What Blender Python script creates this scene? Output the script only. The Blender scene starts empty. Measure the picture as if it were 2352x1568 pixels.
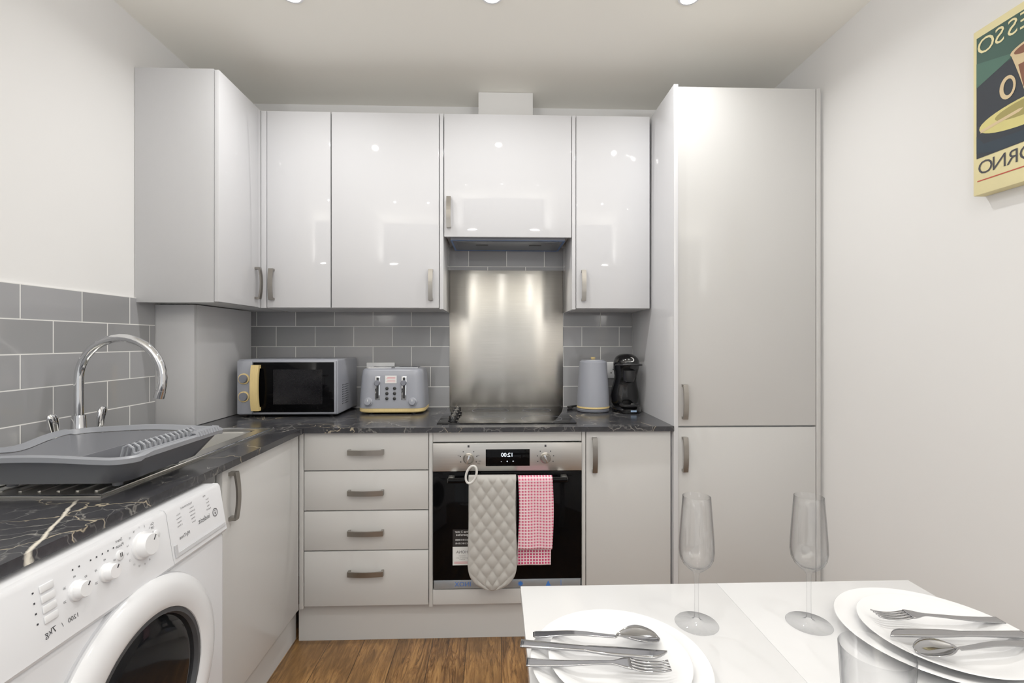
import bpy, bmesh, math, random
from mathutils import Vector as V, Matrix
random.seed(4)
C = bpy.context.scene.collection
PI = math.pi

# ------------------------------------------------------------------ materials
def lin(c):
    r = []
    for k in c[:3]:
        k = k/255.0
        r.append(k/12.92 if k <= .04045 else ((k+.055)/1.055)**2.4)
    return r + [1.0]
def base(name):
    m = bpy.data.materials.new(name); m.use_nodes = True
    nt = m.node_tree; b = nt.nodes['Principled BSDF']
    return m, nt, b
def mixc(nt, fac, a, b):
    n = nt.nodes.new('ShaderNodeMix'); n.data_type = 'RGBA'
    for s, v in ((n.inputs[0], fac), (n.inputs[6], a), (n.inputs[7], b)):
        if hasattr(v, 'is_linked'): nt.links.new(v, s)
        else: s.default_value = v
    return n.outputs[2]
def mth(nt, op, a, b=0.0, c=None):
    n = nt.nodes.new('ShaderNodeMath'); n.operation = op
    for i, v in enumerate((a, b, c)):
        if v is None: continue
        if hasattr(v, 'is_linked'): nt.links.new(v, n.inputs[i])
        else: n.inputs[i].default_value = v
    return n.outputs[0]
def noise(nt, vec, scale, detail=3.0, rough=.5):
    n = nt.nodes.new('ShaderNodeTexNoise'); n.inputs['Scale'].default_value = scale
    n.inputs['Detail'].default_value = detail; n.inputs['Roughness'].default_value = rough
    if vec is not None: nt.links.new(vec, n.inputs['Vector'])
    return n
def pos(nt):
    return nt.nodes.new('ShaderNodeNewGeometry').outputs['Position']
def sep(nt, v):
    n = nt.nodes.new('ShaderNodeSeparateXYZ'); nt.links.new(v, n.inputs[0]); return n.outputs
def comb(nt, x, y, z=0.0):
    n = nt.nodes.new('ShaderNodeCombineXYZ')
    for i, v in enumerate((x, y, z)):
        if hasattr(v, 'is_linked'): nt.links.new(v, n.inputs[i])
        else: n.inputs[i].default_value = v
    return n.outputs[0]
def bump(nt, b, h, strength=.2, dist=.002):
    n = nt.nodes.new('ShaderNodeBump'); n.inputs['Strength'].default_value = strength
    n.inputs['Distance'].default_value = dist
    nt.links.new(h, n.inputs['Height']); nt.links.new(n.outputs[0], b.inputs['Normal'])
def mat(name, rgb, rough=.5, metal=0, var=.03, scale=30, bmp=0, bscale=200, coat=0, spec=.5, stretch=None):
    m, nt, b = base(name)
    l = lin(rgb)
    tc = nt.nodes.new('ShaderNodeTexCoord').outputs['Object']
    if stretch:
        mp = nt.nodes.new('ShaderNodeMapping'); mp.inputs['Scale'].default_value = stretch
        nt.links.new(tc, mp.inputs['Vector']); tc = mp.outputs[0]
    n = noise(nt, tc, scale)
    lo = [max(0, k*(1-var)) for k in l[:3]]+[1]; hi = [min(1, k*(1+var)) for k in l[:3]]+[1]
    nt.links.new(mixc(nt, n.outputs['Fac'], lo, hi), b.inputs['Base Color'])
    b.inputs['Roughness'].default_value = rough; b.inputs['Metallic'].default_value = metal
    b.inputs['Specular IOR Level'].default_value = spec
    b.inputs['Coat Weight'].default_value = coat; b.inputs['Coat Roughness'].default_value = .04
    if bmp: bump(nt, b, noise(nt, tc, bscale).outputs['Fac'], bmp)
    return m
def emit(name, rgb, s):
    m, nt, b = base(name)
    b.inputs['Base Color'].default_value = lin(rgb); b.inputs['Emission Color'].default_value = lin(rgb)
    b.inputs['Emission Strength'].default_value = s
    return m
def thin_glass():
    m, nt, b = base('thin clear glass'); nt.nodes.remove(b)
    out = nt.nodes['Material Output']
    lw = nt.nodes.new('ShaderNodeLayerWeight'); lw.inputs['Blend'].default_value = .45
    edge = mth(nt, 'POWER', lw.outputs['Facing'], 3.5)
    tr = nt.nodes.new('ShaderNodeBsdfTransparent'); gl = nt.nodes.new('ShaderNodeBsdfGlossy'); gl.inputs['Roughness'].default_value = .015
    nt.links.new(mixc(nt, edge, (.982,.983,.985,1), (.18,.19,.21,1)), tr.inputs['Color'])
    mx = nt.nodes.new('ShaderNodeMixShader')
    nt.links.new(mth(nt, 'MULTIPLY_ADD', edge, .35, .045), mx.inputs[0])
    nt.links.new(tr.outputs[0], mx.inputs[1]); nt.links.new(gl.outputs[0], mx.inputs[2])
    nt.links.new(mx.outputs[0], out.inputs['Surface'])
    return m
def brick(nt, vec, w, h, mortar, c1, c2, cm, smooth=.1):
    n = nt.nodes.new('ShaderNodeTexBrick'); nt.links.new(vec, n.inputs['Vector'])
    n.inputs['Color1'].default_value = c1; n.inputs['Color2'].default_value = c2; n.inputs['Mortar'].default_value = cm
    n.inputs['Scale'].default_value = 1; n.inputs['Mortar Size'].default_value = mortar; n.inputs['Mortar Smooth'].default_value = smooth
    n.inputs['Brick Width'].default_value = w; n.inputs['Row Height'].default_value = h
    return n
def tile_mat(name, axis, u0, v0, w, h, mo, g=0):
    m, nt, b = base(name)
    s = sep(nt, pos(nt))
    vec = comb(nt, mth(nt, 'SUBTRACT', s[axis], u0), mth(nt, 'SUBTRACT', s[2], v0))
    n = brick(nt, vec, w, h, mo, lin((130+g,130+g,132+g)), lin((146+g,146+g,149+g)), lin((228,227,224)), .1)
    nt.links.new(n.outputs['Color'], b.inputs['Base Color'])
    inv = mth(nt, 'SUBTRACT', 1.0, n.outputs['Fac'])
    nt.links.new(mth(nt, 'MULTIPLY_ADD', n.outputs['Fac'], .6, .08), b.inputs['Roughness'])
    wob = mth(nt, 'MULTIPLY', noise(nt, vec, 9).outputs['Fac'], .5)
    bump(nt, b, mth(nt, 'ADD', inv, wob), .5, .0015)
    return m
def floor_mat():
    m, nt, b = base('oak laminate')
    s = sep(nt, pos(nt))
    vec = comb(nt, mth(nt, 'ADD', s[1], 7.35), mth(nt, 'ADD', s[0], 9.64))
    n = brick(nt, vec, 1.21, .14, .0012, (.0,.0,.0,1), (1,1,1,1), (.5,.5,.5,1), .1)
    pid = sep(nt, n.outputs['Color'])[0]
    g = comb(nt, mth(nt, 'MULTIPLY', s[0], 34.0), mth(nt, 'MULTIPLY', s[1], 3.4), mth(nt, 'MULTIPLY', pid, 9.0))
    n1 = noise(nt, g, 1.3, 10, .74); n1.inputs['Distortion'].default_value = 2.4
    g2 = comb(nt, mth(nt, 'MULTIPLY', s[0], 10.0), mth(nt, 'MULTIPLY', s[1], 3.0), mth(nt, 'MULTIPLY', pid, 5.0))
    n2 = noise(nt, g2, 1.3, 4)
    r = nt.nodes.new('ShaderNodeValToRGB'); nt.links.new(n1.outputs['Fac'], r.inputs[0])
    e = r.color_ramp.elements
    e[0].position = .38; e[0].color = lin((44,26,12)); e[1].position = .63; e[1].color = lin((172,126,72))
    k = e.new(.48); k.color = lin((116,77,40))
    r2 = nt.nodes.new('ShaderNodeMapRange'); r2.inputs['From Min'].default_value = .40; r2.inputs['From Max'].default_value = .60
    r2.inputs['To Max'].default_value = .65; nt.links.new(n2.outputs['Fac'], r2.inputs['Value'])
    c2 = mixc(nt, r2.outputs[0], r.outputs[0], lin((66,41,20)))
    c3 = mixc(nt, mth(nt, 'MULTIPLY', pid, .22), c2, lin((166,121,70)))
    c4 = mixc(nt, n.outputs['Fac'], c3, lin((34,22,11)))
    nt.links.new(c4, b.inputs['Base Color']); b.inputs['Roughness'].default_value = .34
    bump(nt, b, n1.outputs['Fac'], .12, .001)
    return m
def marble_mat():
    m, nt, b = base('black veined laminate')
    p = pos(nt)
    nz = noise(nt, p, 3.2, 5, .6)
    add = nt.nodes.new('ShaderNodeVectorMath'); add.operation = 'MULTIPLY_ADD'
    nt.links.new(nz.outputs['Color'], add.inputs[0]); add.inputs[1].default_value = (.28,.28,.28); nt.links.new(p, add.inputs[2])
    def vein(scale, width, mscale, thr):
        vo = nt.nodes.new('ShaderNodeTexVoronoi'); vo.feature = 'DISTANCE_TO_EDGE'
        vo.inputs['Scale'].default_value = scale; nt.links.new(add.outputs[0], vo.inputs['Vector'])
        mr = nt.nodes.new('ShaderNodeMapRange'); mr.inputs['From Min'].default_value = 0; mr.inputs['From Max'].default_value = width
        mr.inputs['To Min'].default_value = 1; mr.inputs['To Max'].default_value = 0; nt.links.new(vo.outputs['Distance'], mr.inputs['Value'])
        k = noise(nt, p, mscale, 2)
        m2 = nt.nodes.new('ShaderNodeMapRange'); m2.inputs['From Min'].default_value = thr; m2.inputs['From Max'].default_value = thr+.12
        nt.links.new(k.outputs['Fac'], m2.inputs['Value'])
        return mth(nt, 'MULTIPLY', mr.outputs[0], m2.outputs[0])
    a = vein(2.9, .006, 2.7, .44); c = vein(7.0, .018, 4.0, .38); c3 = vein(13.0, .03, 6.0, .40)
    sp = noise(nt, p, 60, 4, .7); cl = noise(nt, p, 7, 5, .6)
    bc = mixc(nt, sp.outputs['Fac'], lin((14,14,17)), lin((48,48,52)))
    bc = mixc(nt, mth(nt, 'MULTIPLY', cl.outputs['Fac'], .35), bc, lin((70,70,73)))
    col = mixc(nt, mth(nt, 'MULTIPLY', c3, .22), bc, lin((160,158,154)))
    col = mixc(nt, mth(nt, 'MULTIPLY', c, .42), col, lin((172,168,160)))
    col = mixc(nt, mth(nt, 'MULTIPLY', a, .6), col, lin((212,196,166)))
    # one bold pale streak near the washing machine end
    s = sep(nt, p)
    wob = mth(nt, 'MULTIPLY_ADD', noise(nt, p, 16, 4, .6).outputs['Fac'], .04, -.02)
    ln = mth(nt, 'ABSOLUTE', mth(nt, 'ADD', mth(nt, 'ADD', mth(nt, 'MULTIPLY_ADD', s[0], 1.79, .551), s[1]), wob))
    mr = nt.nodes.new('ShaderNodeMapRange'); mr.inputs['From Min'].default_value = .002; mr.inputs['From Max'].default_value = .009
    mr.inputs['To Min'].default_value = 1; mr.inputs['To Max'].default_value = 0; nt.links.new(ln, mr.inputs['Value'])
    nearp = nt.nodes.new('ShaderNodeMapRange'); nearp.inputs['From Min'].default_value = 1.05; nearp.inputs['From Max'].default_value = 1.09
    nearp.inputs['To Min'].default_value = 1; nearp.inputs['To Max'].default_value = 0; nt.links.new(s[1], nearp.inputs['Value'])
    col = mixc(nt, mth(nt, 'MULTIPLY', mr.outputs[0], nearp.outputs[0]), col, lin((222,214,198)))
    nt.links.new(col, b.inputs['Base Color']); b.inputs['Roughness'].default_value = .22
    b.inputs['Specular IOR Level'].default_value = .28
    return m
def brushed(name, rgb, rough=.28, aniso=.8, rot=0.0):
    m, nt, b = base(name)
    tc = nt.nodes.new('ShaderNodeTexCoord').outputs['Object']
    mp = nt.nodes.new('ShaderNodeMapping'); mp.inputs['Scale'].default_value = (3, 3, 300); nt.links.new(tc, mp.inputs['Vector'])
    n = noise(nt, mp.outputs[0], 2.0, 2)
    l = lin(rgb)
    nt.links.new(mixc(nt, n.outputs['Fac'], [k*.88 for k in l[:3]]+[1], [min(1,k*1.1) for k in l[:3]]+[1]), b.inputs['Base Color'])
    n2 = noise(nt, tc, 3.0, 2)
    nt.links.new(mth(nt, 'MULTIPLY_ADD', n2.outputs['Fac'], .12, rough-.06), b.inputs['Roughness'])
    b.inputs['Metallic'].default_value = 1
    b.inputs['Anisotropic'].default_value = aniso; b.inputs['Anisotropic Rotation'].default_value = rot
    t = nt.nodes.new('ShaderNodeTangent'); t.direction_type = 'RADIAL'; t.axis = 'Z'
    nt.links.new(t.outputs[0], b.inputs['Tangent'])
    return m
def towel_mat():
    m, nt, b = base('pink waffle check')
    s = sep(nt, pos(nt)); P = .0118
    sx = mth(nt, 'SINE', mth(nt, 'MULTIPLY', s[0], 2*PI/P)); sz = mth(nt, 'SINE', mth(nt, 'MULTIPLY', s[2], 2*PI/P))
    w = mth(nt, 'MULTIPLY_ADD', mth(nt, 'MAXIMUM', sx, sz), .5, .5)
    ramp = nt.nodes.new('ShaderNodeMapRange'); ramp.inputs['From Min'].default_value = .6; ramp.inputs['From Max'].default_value = .95
    nt.links.new(w, ramp.inputs['Value'])
    low = nt.nodes.new('ShaderNodeMapRange'); low.inputs['From Min'].default_value = .395; low.inputs['From Max'].default_value = .40
    low.inputs['To Min'].default_value = 1; low.inputs['To Max'].default_value = 0; nt.links.new(s[2], low.inputs['Value'])
    pink = mixc(nt, low.outputs[0], lin((212,96,126)), lin((206,50,100)))
    nt.links.new(mixc(nt, ramp.outputs[0], pink, lin((244,222,227))), b.inputs['Base Color'])
    b.inputs['Roughness'].default_value = .95; bump(nt, b, w, .6, .002)
    return m

m_wall = mat('white emulsion', (232,231,230), .75, var=.012, scale=3, bmp=.04, bscale=120)
m_ceil = mat('ceiling paint', (244,241,232), .85, var=.012, scale=3)
m_tileB = tile_mat('grey tiles back', 0, -1.1456, .8815, .2, .1055, .0016)
m_tileL = tile_mat('grey tiles left', 1, 1.554, .88, .21, .1025, .0018, 5)
m_floor = floor_mat()
m_marble = marble_mat()
m_gloss = mat('light grey gloss', (206,206,209), .035, var=.01, scale=4, spec=.45)
m_glossb = mat('light grey gloss base', (197,196,194), .10, var=.01, scale=4, spec=.32)
m_carc = mat('grey carcass board', (194,194,194), .4, var=.015)
m_edge = mat('grey panel', (188,188,190), .25, var=.015, spec=.4)
m_nickel = mat('satin nickel', (148,143,136), .28, 1, var=.06, scale=60)
m_chrome = mat('chrome', (214,215,217), .06, 1, var=.01)
m_steel = brushed('brushed steel', (202,198,190), .24, .88, .25)
m_steelp = brushed('brushed steel panel', (190,188,184), .34, .5, .25)
m_sink = mat('sink steel', (206,204,198), .30, 1, var=.05, scale=20)
m_film = mat('blue film', (70,110,170), .3, var=.2)
m_black = mat('black glass', (4,4,5), .06, var=.1, spec=.08)
m_hob = mat('black hob glass', (6,6,7), .07, var=.1, spec=.25)
m_blackp = mat('black plastic', (8,8,9), .14, var=.1)
m_blackm = mat('black matt plastic', (18,18,20), .4, var=.1)
m_white = mat('white plastic', (222,223,227), .3, var=.01)
m_whiteg = mat('white gloss', (230,231,234), .12, var=.01)
m_whited = mat('white plastic shade', (196,197,201), .35, var=.02)
m_table = mat('white table gloss', (218,218,219), .1, var=.004, spec=.35)
m_porc = mat('white porcelain', (226,226,227), .1, var=.008)
m_cut = mat('polished cutlery steel', (160,160,162), .10, 1, var=.04)
m_glass = thin_glass()
m_tray = mat('grey dish rack plastic', (98,100,106), .36, var=.03)
m_trayl = mat('light grey plastic', (130,133,140), .35, var=.03)
m_app = mat('blue grey enamel', (142,145,155), .3, var=.02)
m_appd = mat('blue grey enamel dark', (108,111,121), .4, var=.03)
m_wood = mat('pale wood trim', (220,192,126), .4, var=.12, scale=8, stretch=(30,30,3))
m_mitt = mat('beige quilted cotton', (174,171,166), .95, var=.05, bmp=.25, bscale=900)
m_strap = mat('off white strap', (210,208,204), .9, var=.04)
m_towel = towel_mat()
m_ink = mat('dark ink', (42,42,48), .6, var=.05)
m_inkw = mat('white ink', (236,236,236), .6, var=.02)
m_led = emit('display digits', (226,240,255), 1.0)
m_lens = emit('lamp lens', (255,252,246), 18)
m_paperw = mat('sticker paper', (228,228,226), .6, var=.02)
m_blueink = mat('blue ink', (34,100,190), .5, var=.05)
m_pinkink = mat('pink ink', (214,100,112), .6, var=.05)
m_filmg = mat('grey film', (160,171,181), .25, metal=.6, var=.08)
m_cream = mat('poster cream', (232,219,162), .7, var=.05, bmp=.1, bscale=500)
m_pgreen = mat('poster green', (42,74,64), .7, var=.16, scale=14, bmp=.1, bscale=500)
m_pnavy = mat('poster navy', (24,31,41), .7, var=.2, scale=14, bmp=.1, bscale=500)
m_pteal = mat('poster teal', (58,95,81), .7, var=.12, scale=14)
m_pbrown = mat('poster brown', (112,64,42), .7, var=.2, scale=20)
m_pcup = mat('poster cup', (210,184,140), .7, var=.12, scale=14)
m_pyel = mat('poster saucer', (208,196,118), .7, var=.12, scale=14)
m_pred = mat('poster red', (180,58,40), .7, var=.05)
m_grate = mat('hood filter mesh', (112,116,122), .4, metal=.7, var=.25, scale=300)
m_wdark = mat('dark drum', (16,16,18), .25, var=.1)
m_filter = mat('bubble glass grey', (16,17,19), .06, var=.1, spec=.1)
m_rub = mat('grey rubber seal', (50,52,56), .5, var=.05)

# ------------------------------------------------------------------ mesh helpers
def fr(O, right, up):
    r = V(right).normalized(); u = V(up).normalized(); n = r.cross(u)
    m = Matrix.Identity(4)
    for i in range(3):
        m[i][0], m[i][1], m[i][2], m[i][3] = r[i], u[i], n[i], O[i]
    return m
def rootm(o):
    while o.parent: o = o.parent
    return Matrix.Translation(o.location) @ o.rotation_euler.to_matrix().to_4x4()
def empty(name, loc, label, cat, rotz=0, group=None):
    o = bpy.data.objects.new(name, None); C.objects.link(o); o.empty_display_size = .05
    o.location = loc; o.rotation_euler = (0, 0, rotz)
    o['label'] = label; o['category'] = cat
    if group: o['group'] = group
    return o
def tag(o, label, cat, group=None):
    o['label'] = label; o['category'] = cat
    if group: o['group'] = group
    return o
class MB:
    def __init__(s): s.bm = bmesh.new()
    def merge(s, b, M=None):
        if M is not None: b.transform(M)
        me = bpy.data.meshes.new('t'); b.to_mesh(me); s.bm.from_mesh(me); bpy.data.meshes.remove(me); b.free()
    def box(s, x0, x1, y0, y1, z0, z1, bev=0, seg=2, M=None):
        b = bmesh.new(); bmesh.ops.create_cube(b, size=1)
        b.transform(Matrix.Translation(((x0+x1)/2, (y0+y1)/2, (z0+z1)/2)) @ Matrix.Diagonal((abs(x1-x0), abs(y1-y0), abs(z1-z0), 1)))
        if bev: bmesh.ops.bevel(b, geom=b.edges[:], offset=bev, segments=seg, profile=.5, affect='EDGES', clamp_overlap=True)
        s.merge(b, M); return s
    def loft(s, loops, cap0=True, cap1=True, closed=True, ring=False):
        b = bmesh.new(); vs = [[b.verts.new(p) for p in L] for L in loops]
        n = len(loops[0]); R = len(vs)
        for i in range(R if ring else R-1):
            A, B = vs[i], vs[(i+1) % R]
            for j in range(n if closed else n-1):
                k = (j+1) % n
                b.faces.new((A[j], A[k], B[k], B[j]))
        if cap0 and not ring: b.faces.new(vs[0][::-1])
        if cap1 and not ring: b.faces.new(vs[-1])
        s.merge(b); return s
    def lathe(s, prof, M=None, seg=36, rib=0):
        loops = []
        for r, z in prof:
            L = []
            for k in range(seg):
                rr_ = max(r, 1e-5) + (rib if k % 2 else 0)*(1 if r > rib*3 else 0)
                a = 2*PI*k/seg; L.append(V((rr_*math.cos(a), rr_*math.sin(a), z)))
            loops.append(L)
        if M is not None: loops = [[M @ p for p in L] for L in loops]
        s.loft(loops, True, True); return s
    def lathe_ring(s, prof, M=None, seg=48):
        loops = []
        for k in range(seg):
            a = 2*PI*k/seg
            L = [V((r*math.cos(a), r*math.sin(a), z)) for r, z in prof]
            loops.append([M @ p for p in L] if M is not None else L)
        s.loft(loops, ring=True); return s
    def tube(s, pts, r, seg=10, closed=False):
        pts = [V(p) for p in pts]; n = len(pts); loops = []; nrm = None
        for i, p in enumerate(pts):
            if closed: t = (pts[(i+1) % n]-pts[i-1]).normalized()
            else: t = (pts[min(i+1, n-1)]-pts[max(i-1, 0)]).normalized()
            if nrm is None:
                a = V((0, 0, 1)) if abs(t.z) < .9 else V((1, 0, 0)); nrm = t.cross(a).normalized()
            else:
                nrm = (nrm - t*nrm.dot(t)).normalized()
            bt = t.cross(nrm); rr_ = r[i] if isinstance(r, (list, tuple)) else r
            loops.append([p + (nrm*math.cos(2*PI*k/seg)+bt*math.sin(2*PI*k/seg))*rr_ for k in range(seg)])
        s.loft(loops, ring=closed); return s
    def prism(s, pts, M, c0, c1):
        s.loft([[M @ V((a, b, c0)) for a, b in pts], [M @ V((a, b, c1)) for a, b in pts]]); return s
    def flat(s, pts, M, c=0):
        b = bmesh.new(); b.faces.new([b.verts.new(M @ V((x, y, c))) for x, y in pts]); s.merge(b); return s
    def grid(s, nu, nv, f):
        b = bmesh.new(); g = [[b.verts.new(f(i/nu, j/nv)) for i in range(nu+1)] for j in range(nv+1)]
        for j in range(nv):
            for i in range(nu): b.faces.new((g[j][i], g[j][i+1], g[j+1][i+1], g[j+1][i]))
        s.merge(b); return s
    def strip(s, secs, ny=6):
        n = len(secs)-1
        def f(u, v):
            x, y0, y1, z, cup = secs[round(v*n)]; q = 2*u-1
            return V((x, y0+(y1-y0)*u, z+cup*q*q))
        return s.grid(ny, n, f)
    def slab(s, xs, ys, inside, z0, z1):
        b = bmesh.new(); vd = {}
        def v(i, j, k):
            if (i, j, k) not in vd: vd[(i, j, k)] = b.verts.new((xs[i], ys[j], (z0, z1)[k]))
            return vd[(i, j, k)]
        nx, ny = len(xs)-1, len(ys)-1
        ins = lambda i, j: 0 <= i < nx and 0 <= j < ny and inside((xs[i]+xs[i+1])/2, (ys[j]+ys[j+1])/2)
        for i in range(nx):
            for j in range(ny):
                if not ins(i, j): continue
                b.faces.new((v(i,j,1), v(i+1,j,1), v(i+1,j+1,1), v(i,j+1,1)))
                b.faces.new((v(i,j+1,0), v(i+1,j+1,0), v(i+1,j,0), v(i,j,0)))
                for di, dj, (a, c) in ((-1,0,((i,j+1),(i,j))), (1,0,((i+1,j),(i+1,j+1))), (0,-1,((i,j),(i+1,j))), (0,1,((i+1,j+1),(i,j+1)))):
                    if not ins(i+di, j+dj):
                        b.faces.new((v(*a,0), v(*c,0), v(*c,1), v(*a,1)))
        s.merge(b); return s
    def build(s, name, m, parent=None, local=False, origin=None, solid=None, sharp=38, norm=True, subsurf=0):
        bm = s.bm
        if norm: bmesh.ops.recalc_face_normals(bm, faces=bm.faces[:])
        me = bpy.data.meshes.new(name); bm.to_mesh(me); bm.free()
        for p in me.polygons: p.use_smooth = True
        me.set_sharp_from_angle(angle=math.radians(sharp))
        me.materials.append(m)
        o = bpy.data.objects.new(name, me); C.objects.link(o)
        if parent:
            if not local: me.transform(rootm(parent).inverted())
            o.parent = parent
        elif origin is not None:
            me.transform(Matrix.Translation(-V(origin))); o.location = origin
        if subsurf:
            md = o.modifiers.new('sub', 'SUBSURF'); md.levels = subsurf; md.render_levels = subsurf
        if solid:
            md = o.modifiers.new('solid', 'SOLIDIFY'); md.thickness = solid; md.offset = 0
        return o
def rr(cx, cy, hx, hy, r, z, n=6):
    L = []
    for sx, sy, a0 in ((1,1,0), (-1,1,PI/2), (-1,-1,PI), (1,-1,1.5*PI)):
        for k in range(n+1):
            a = a0+PI/2*k/n
            L.append(V((cx+sx*(hx-r)+r*math.cos(a), cy+sy*(hy-r)+r*math.sin(a), z)))
    return L
def rr_rib(cx, cy, hx, hy, r, z, N, rib):
    L = rr(cx, cy, hx, hy, r, z, 8); n = len(L); seg = [(L[(i+1) % n]-L[i]).length for i in range(n)]; T = sum(seg)
    out = []
    for k in range(N):
        d = T*k/N; i = 0
        while d > seg[i]: d -= seg[i]; i += 1
        e = (L[(i+1) % n]-L[i]).normalized(); p = L[i]+e*d
        out.append(p + V((e.y, -e.x, 0))*(rib if k % 2 else 0))
    return out
def text_mesh(sx, size):
    cu = bpy.data.curves.new('t', 'FONT'); cu.body = sx; cu.size = size; cu.align_x = 'CENTER'; cu.align_y = 'CENTER'; cu.resolution_u = 3
    o = bpy.data.objects.new('t', cu); C.objects.link(o)
    dg = bpy.context.evaluated_depsgraph_get(); dg.update()
    me = bpy.data.meshes.new_from_object(o.evaluated_get(dg))
    bpy.data.objects.remove(o); bpy.data.curves.remove(cu)
    return me
def txt(parent, items, F, m, name='lettering', eps=.0006):
    for sx, size, a, b in items:            # every word is a part of its own
        mb = MB(); me = text_mesh(sx, size)
        me.transform(F @ Matrix.Translation((a, b, eps)) @ Matrix.Diagonal((-1, 1, 1, 1)))   # the place is seen mirrored
        mb.bm.from_mesh(me); bpy.data.meshes.remove(me)
        mb.build(name, m, parent, norm=False)
def sym(parent, pts, F, m, eps=.0006, name='symbol'):
    return MB().flat(pts, F, eps).build(name, m, parent)
def ell(cx, cy, rx, ry, n=28, a0=0, a1=2*PI):
    k = n if abs(a1-a0) >= 2*PI-1e-6 else n+1
    return [(cx+rx*math.cos(a0+(a1-a0)*i/n), cy+ry*math.sin(a0+(a1-a0)*i/n)) for i in range(k)]
def struct(name, mb, m):
    o = mb.build(name, m); o['kind'] = 'structure'; return o

def handle(parent, p, along, out, L=.142, w=.02, m=None):
    M = fr(p, along, out); ts = [-1+2*k/14 for k in range(15)]
    pts = [(-L/2, 0)] + [(t*L/2, .021+.007*(1-t*t)) for t in ts] + [(L/2, 0), (L/2-.010, 0)]
    pts += [(t*(L/2-.010), .016+.0065*(1-t*t)) for t in ts[::-1]] + [(-L/2+.010, 0)]
    return MB().prism(pts, M, -w/2, w/2).build('handle', m or m_nickel, parent)
X, Y, Z = V((1,0,0)), V((0,1,0)), V((0,0,1))

# ------------------------------------------------------------------ room shell
XL, XR, YB, ZC = -1.39, 1.362, 2.563, 2.465
YO = -1.5
struct('floor', MB().box(XL-.06, XR+.06, YO, YB+.06, -.05, 0), m_floor)
struct('ceiling', MB().box(XL-.06, XR+.06, YO, YB+.06, ZC, ZC+.05), m_ceil)
struct('wall_left', MB().box(XL-.06, XL, YO, YB, 0, ZC), m_wall)
struct('wall_right', MB().box(XR, XR+.06, YO, YB, 0, ZC), m_wall)
struct('wall_back', MB().box(XL-.06, XR+.06, YB, YB+.06, 0, ZC), m_wall)
struct('trim_1', MB().box(-1.275, .724, YB-.008, YB, .88, 1.72), m_tileB)      # tiled splash area, back
struct('trim_2', MB().box(XL, XL+.008, .62, 2.004, .88, 1.393), m_tileL)       # tiled splash area, left
struct('trim_3', MB().box(XL, -1.275, 2.462, YB, .88, 1.376), m_tileB)

# ------------------------------------------------------------------ wall cabinets
ZB, ZT, YW = 1.378, 2.275, 2.233
def door(parent, x0, x1, z0, z1, yf, m, hp=None, hax=Z, name='door'):
    d = MB().box(x0+.0015, x1-.0015, yf, yf+.018, z0+.0015, z1-.0015, .0015).build(name, m, parent)
    if hp: handle(d, (hp[0], yf, hp[1]), hax, -Y)
    return d
t = empty('wall_cabinet', (-1.23, 2.1, ZB), 'light grey gloss wall cabinet on the left wall, its plain side panel facing out', 'cabinet', group='gloss wall cabinets')
MB().box(-1.388, -1.09, 1.922, 2.548, ZB+.001, ZT).build('body', m_carc, t)
MB().box(-1.388, -1.09, 1.902, 1.921, ZB-.002, ZT+.003, .001).build('side_panel', m_edge, t)
d = MB().box(-1.088, -1.07, 1.902, 2.213, ZB+.001, ZT-.001, .0015).build('door', m_gloss, t)
handle(d, (-1.07, 2.185, 1.484), Z, X)
MB().box(-1.089, -1.072, 2.215, 2.246, ZB, ZT, .001).build('corner_filler', m_gloss, t)
t = empty('wall_cabinet', (-.91, 2.4, ZB), 'narrow gloss wall cabinet in the corner, handle at its lower left', 'cabinet', group='gloss wall cabinets')
MB().box(-1.07, -.757, 2.254, 2.548, ZB, ZT).build('body', m_carc, t)
door(t, -1.044, -.756, ZB, ZT, YW, m_gloss, (-1.018, 1.484))
MB().box(-1.070, -1.0465, 2.236, 2.252, ZB, ZT, .001).build('corner_filler', m_gloss, t)
t = empty('wall_cabinet', (-.5, 2.4, ZB), 'wide gloss wall cabinet above the toaster, handle at its lower right', 'cabinet', group='gloss wall cabinets')
MB().box(-.755, -.263, 2.254, 2.548, ZB, ZT).build('body', m_carc, t)
door(t, -.753, -.263, ZB, ZT, YW, m_gloss, (-.300, 1.484))
MB().box(-.261, -.244, 2.236, 2.548, ZB-.004, ZT, .001).build('end_panel', m_gloss, t)
t = empty('wall_cabinet', (.055, 2.4, 1.706), 'short gloss wall cabinet over the extractor hood', 'cabinet', group='gloss wall cabinets')
MB().box(-.240, .349, 2.254, 2.548, 1.727, ZT).build('body', m_carc, t)
door(t, -.241, .350, 1.706, ZT, YW, m_gloss, (-.218, 1.817))
t = empty('wall_cabinet', (.54, 2.4, ZB), 'gloss wall cabinet above the kettle beside the tall unit', 'cabinet', group='gloss wall cabinets')
MB().box(.370, .720, 2.254, 2.548, ZB, ZT).build('body', m_carc, t)
door(t, .370, .717, ZB, ZT, YW, m_gloss, (.404, 1.484))
MB().box(.352, .3685, 2.236, 2.548, ZB-.004, ZT, .001).build('end_panel', m_gloss, t)

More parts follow.
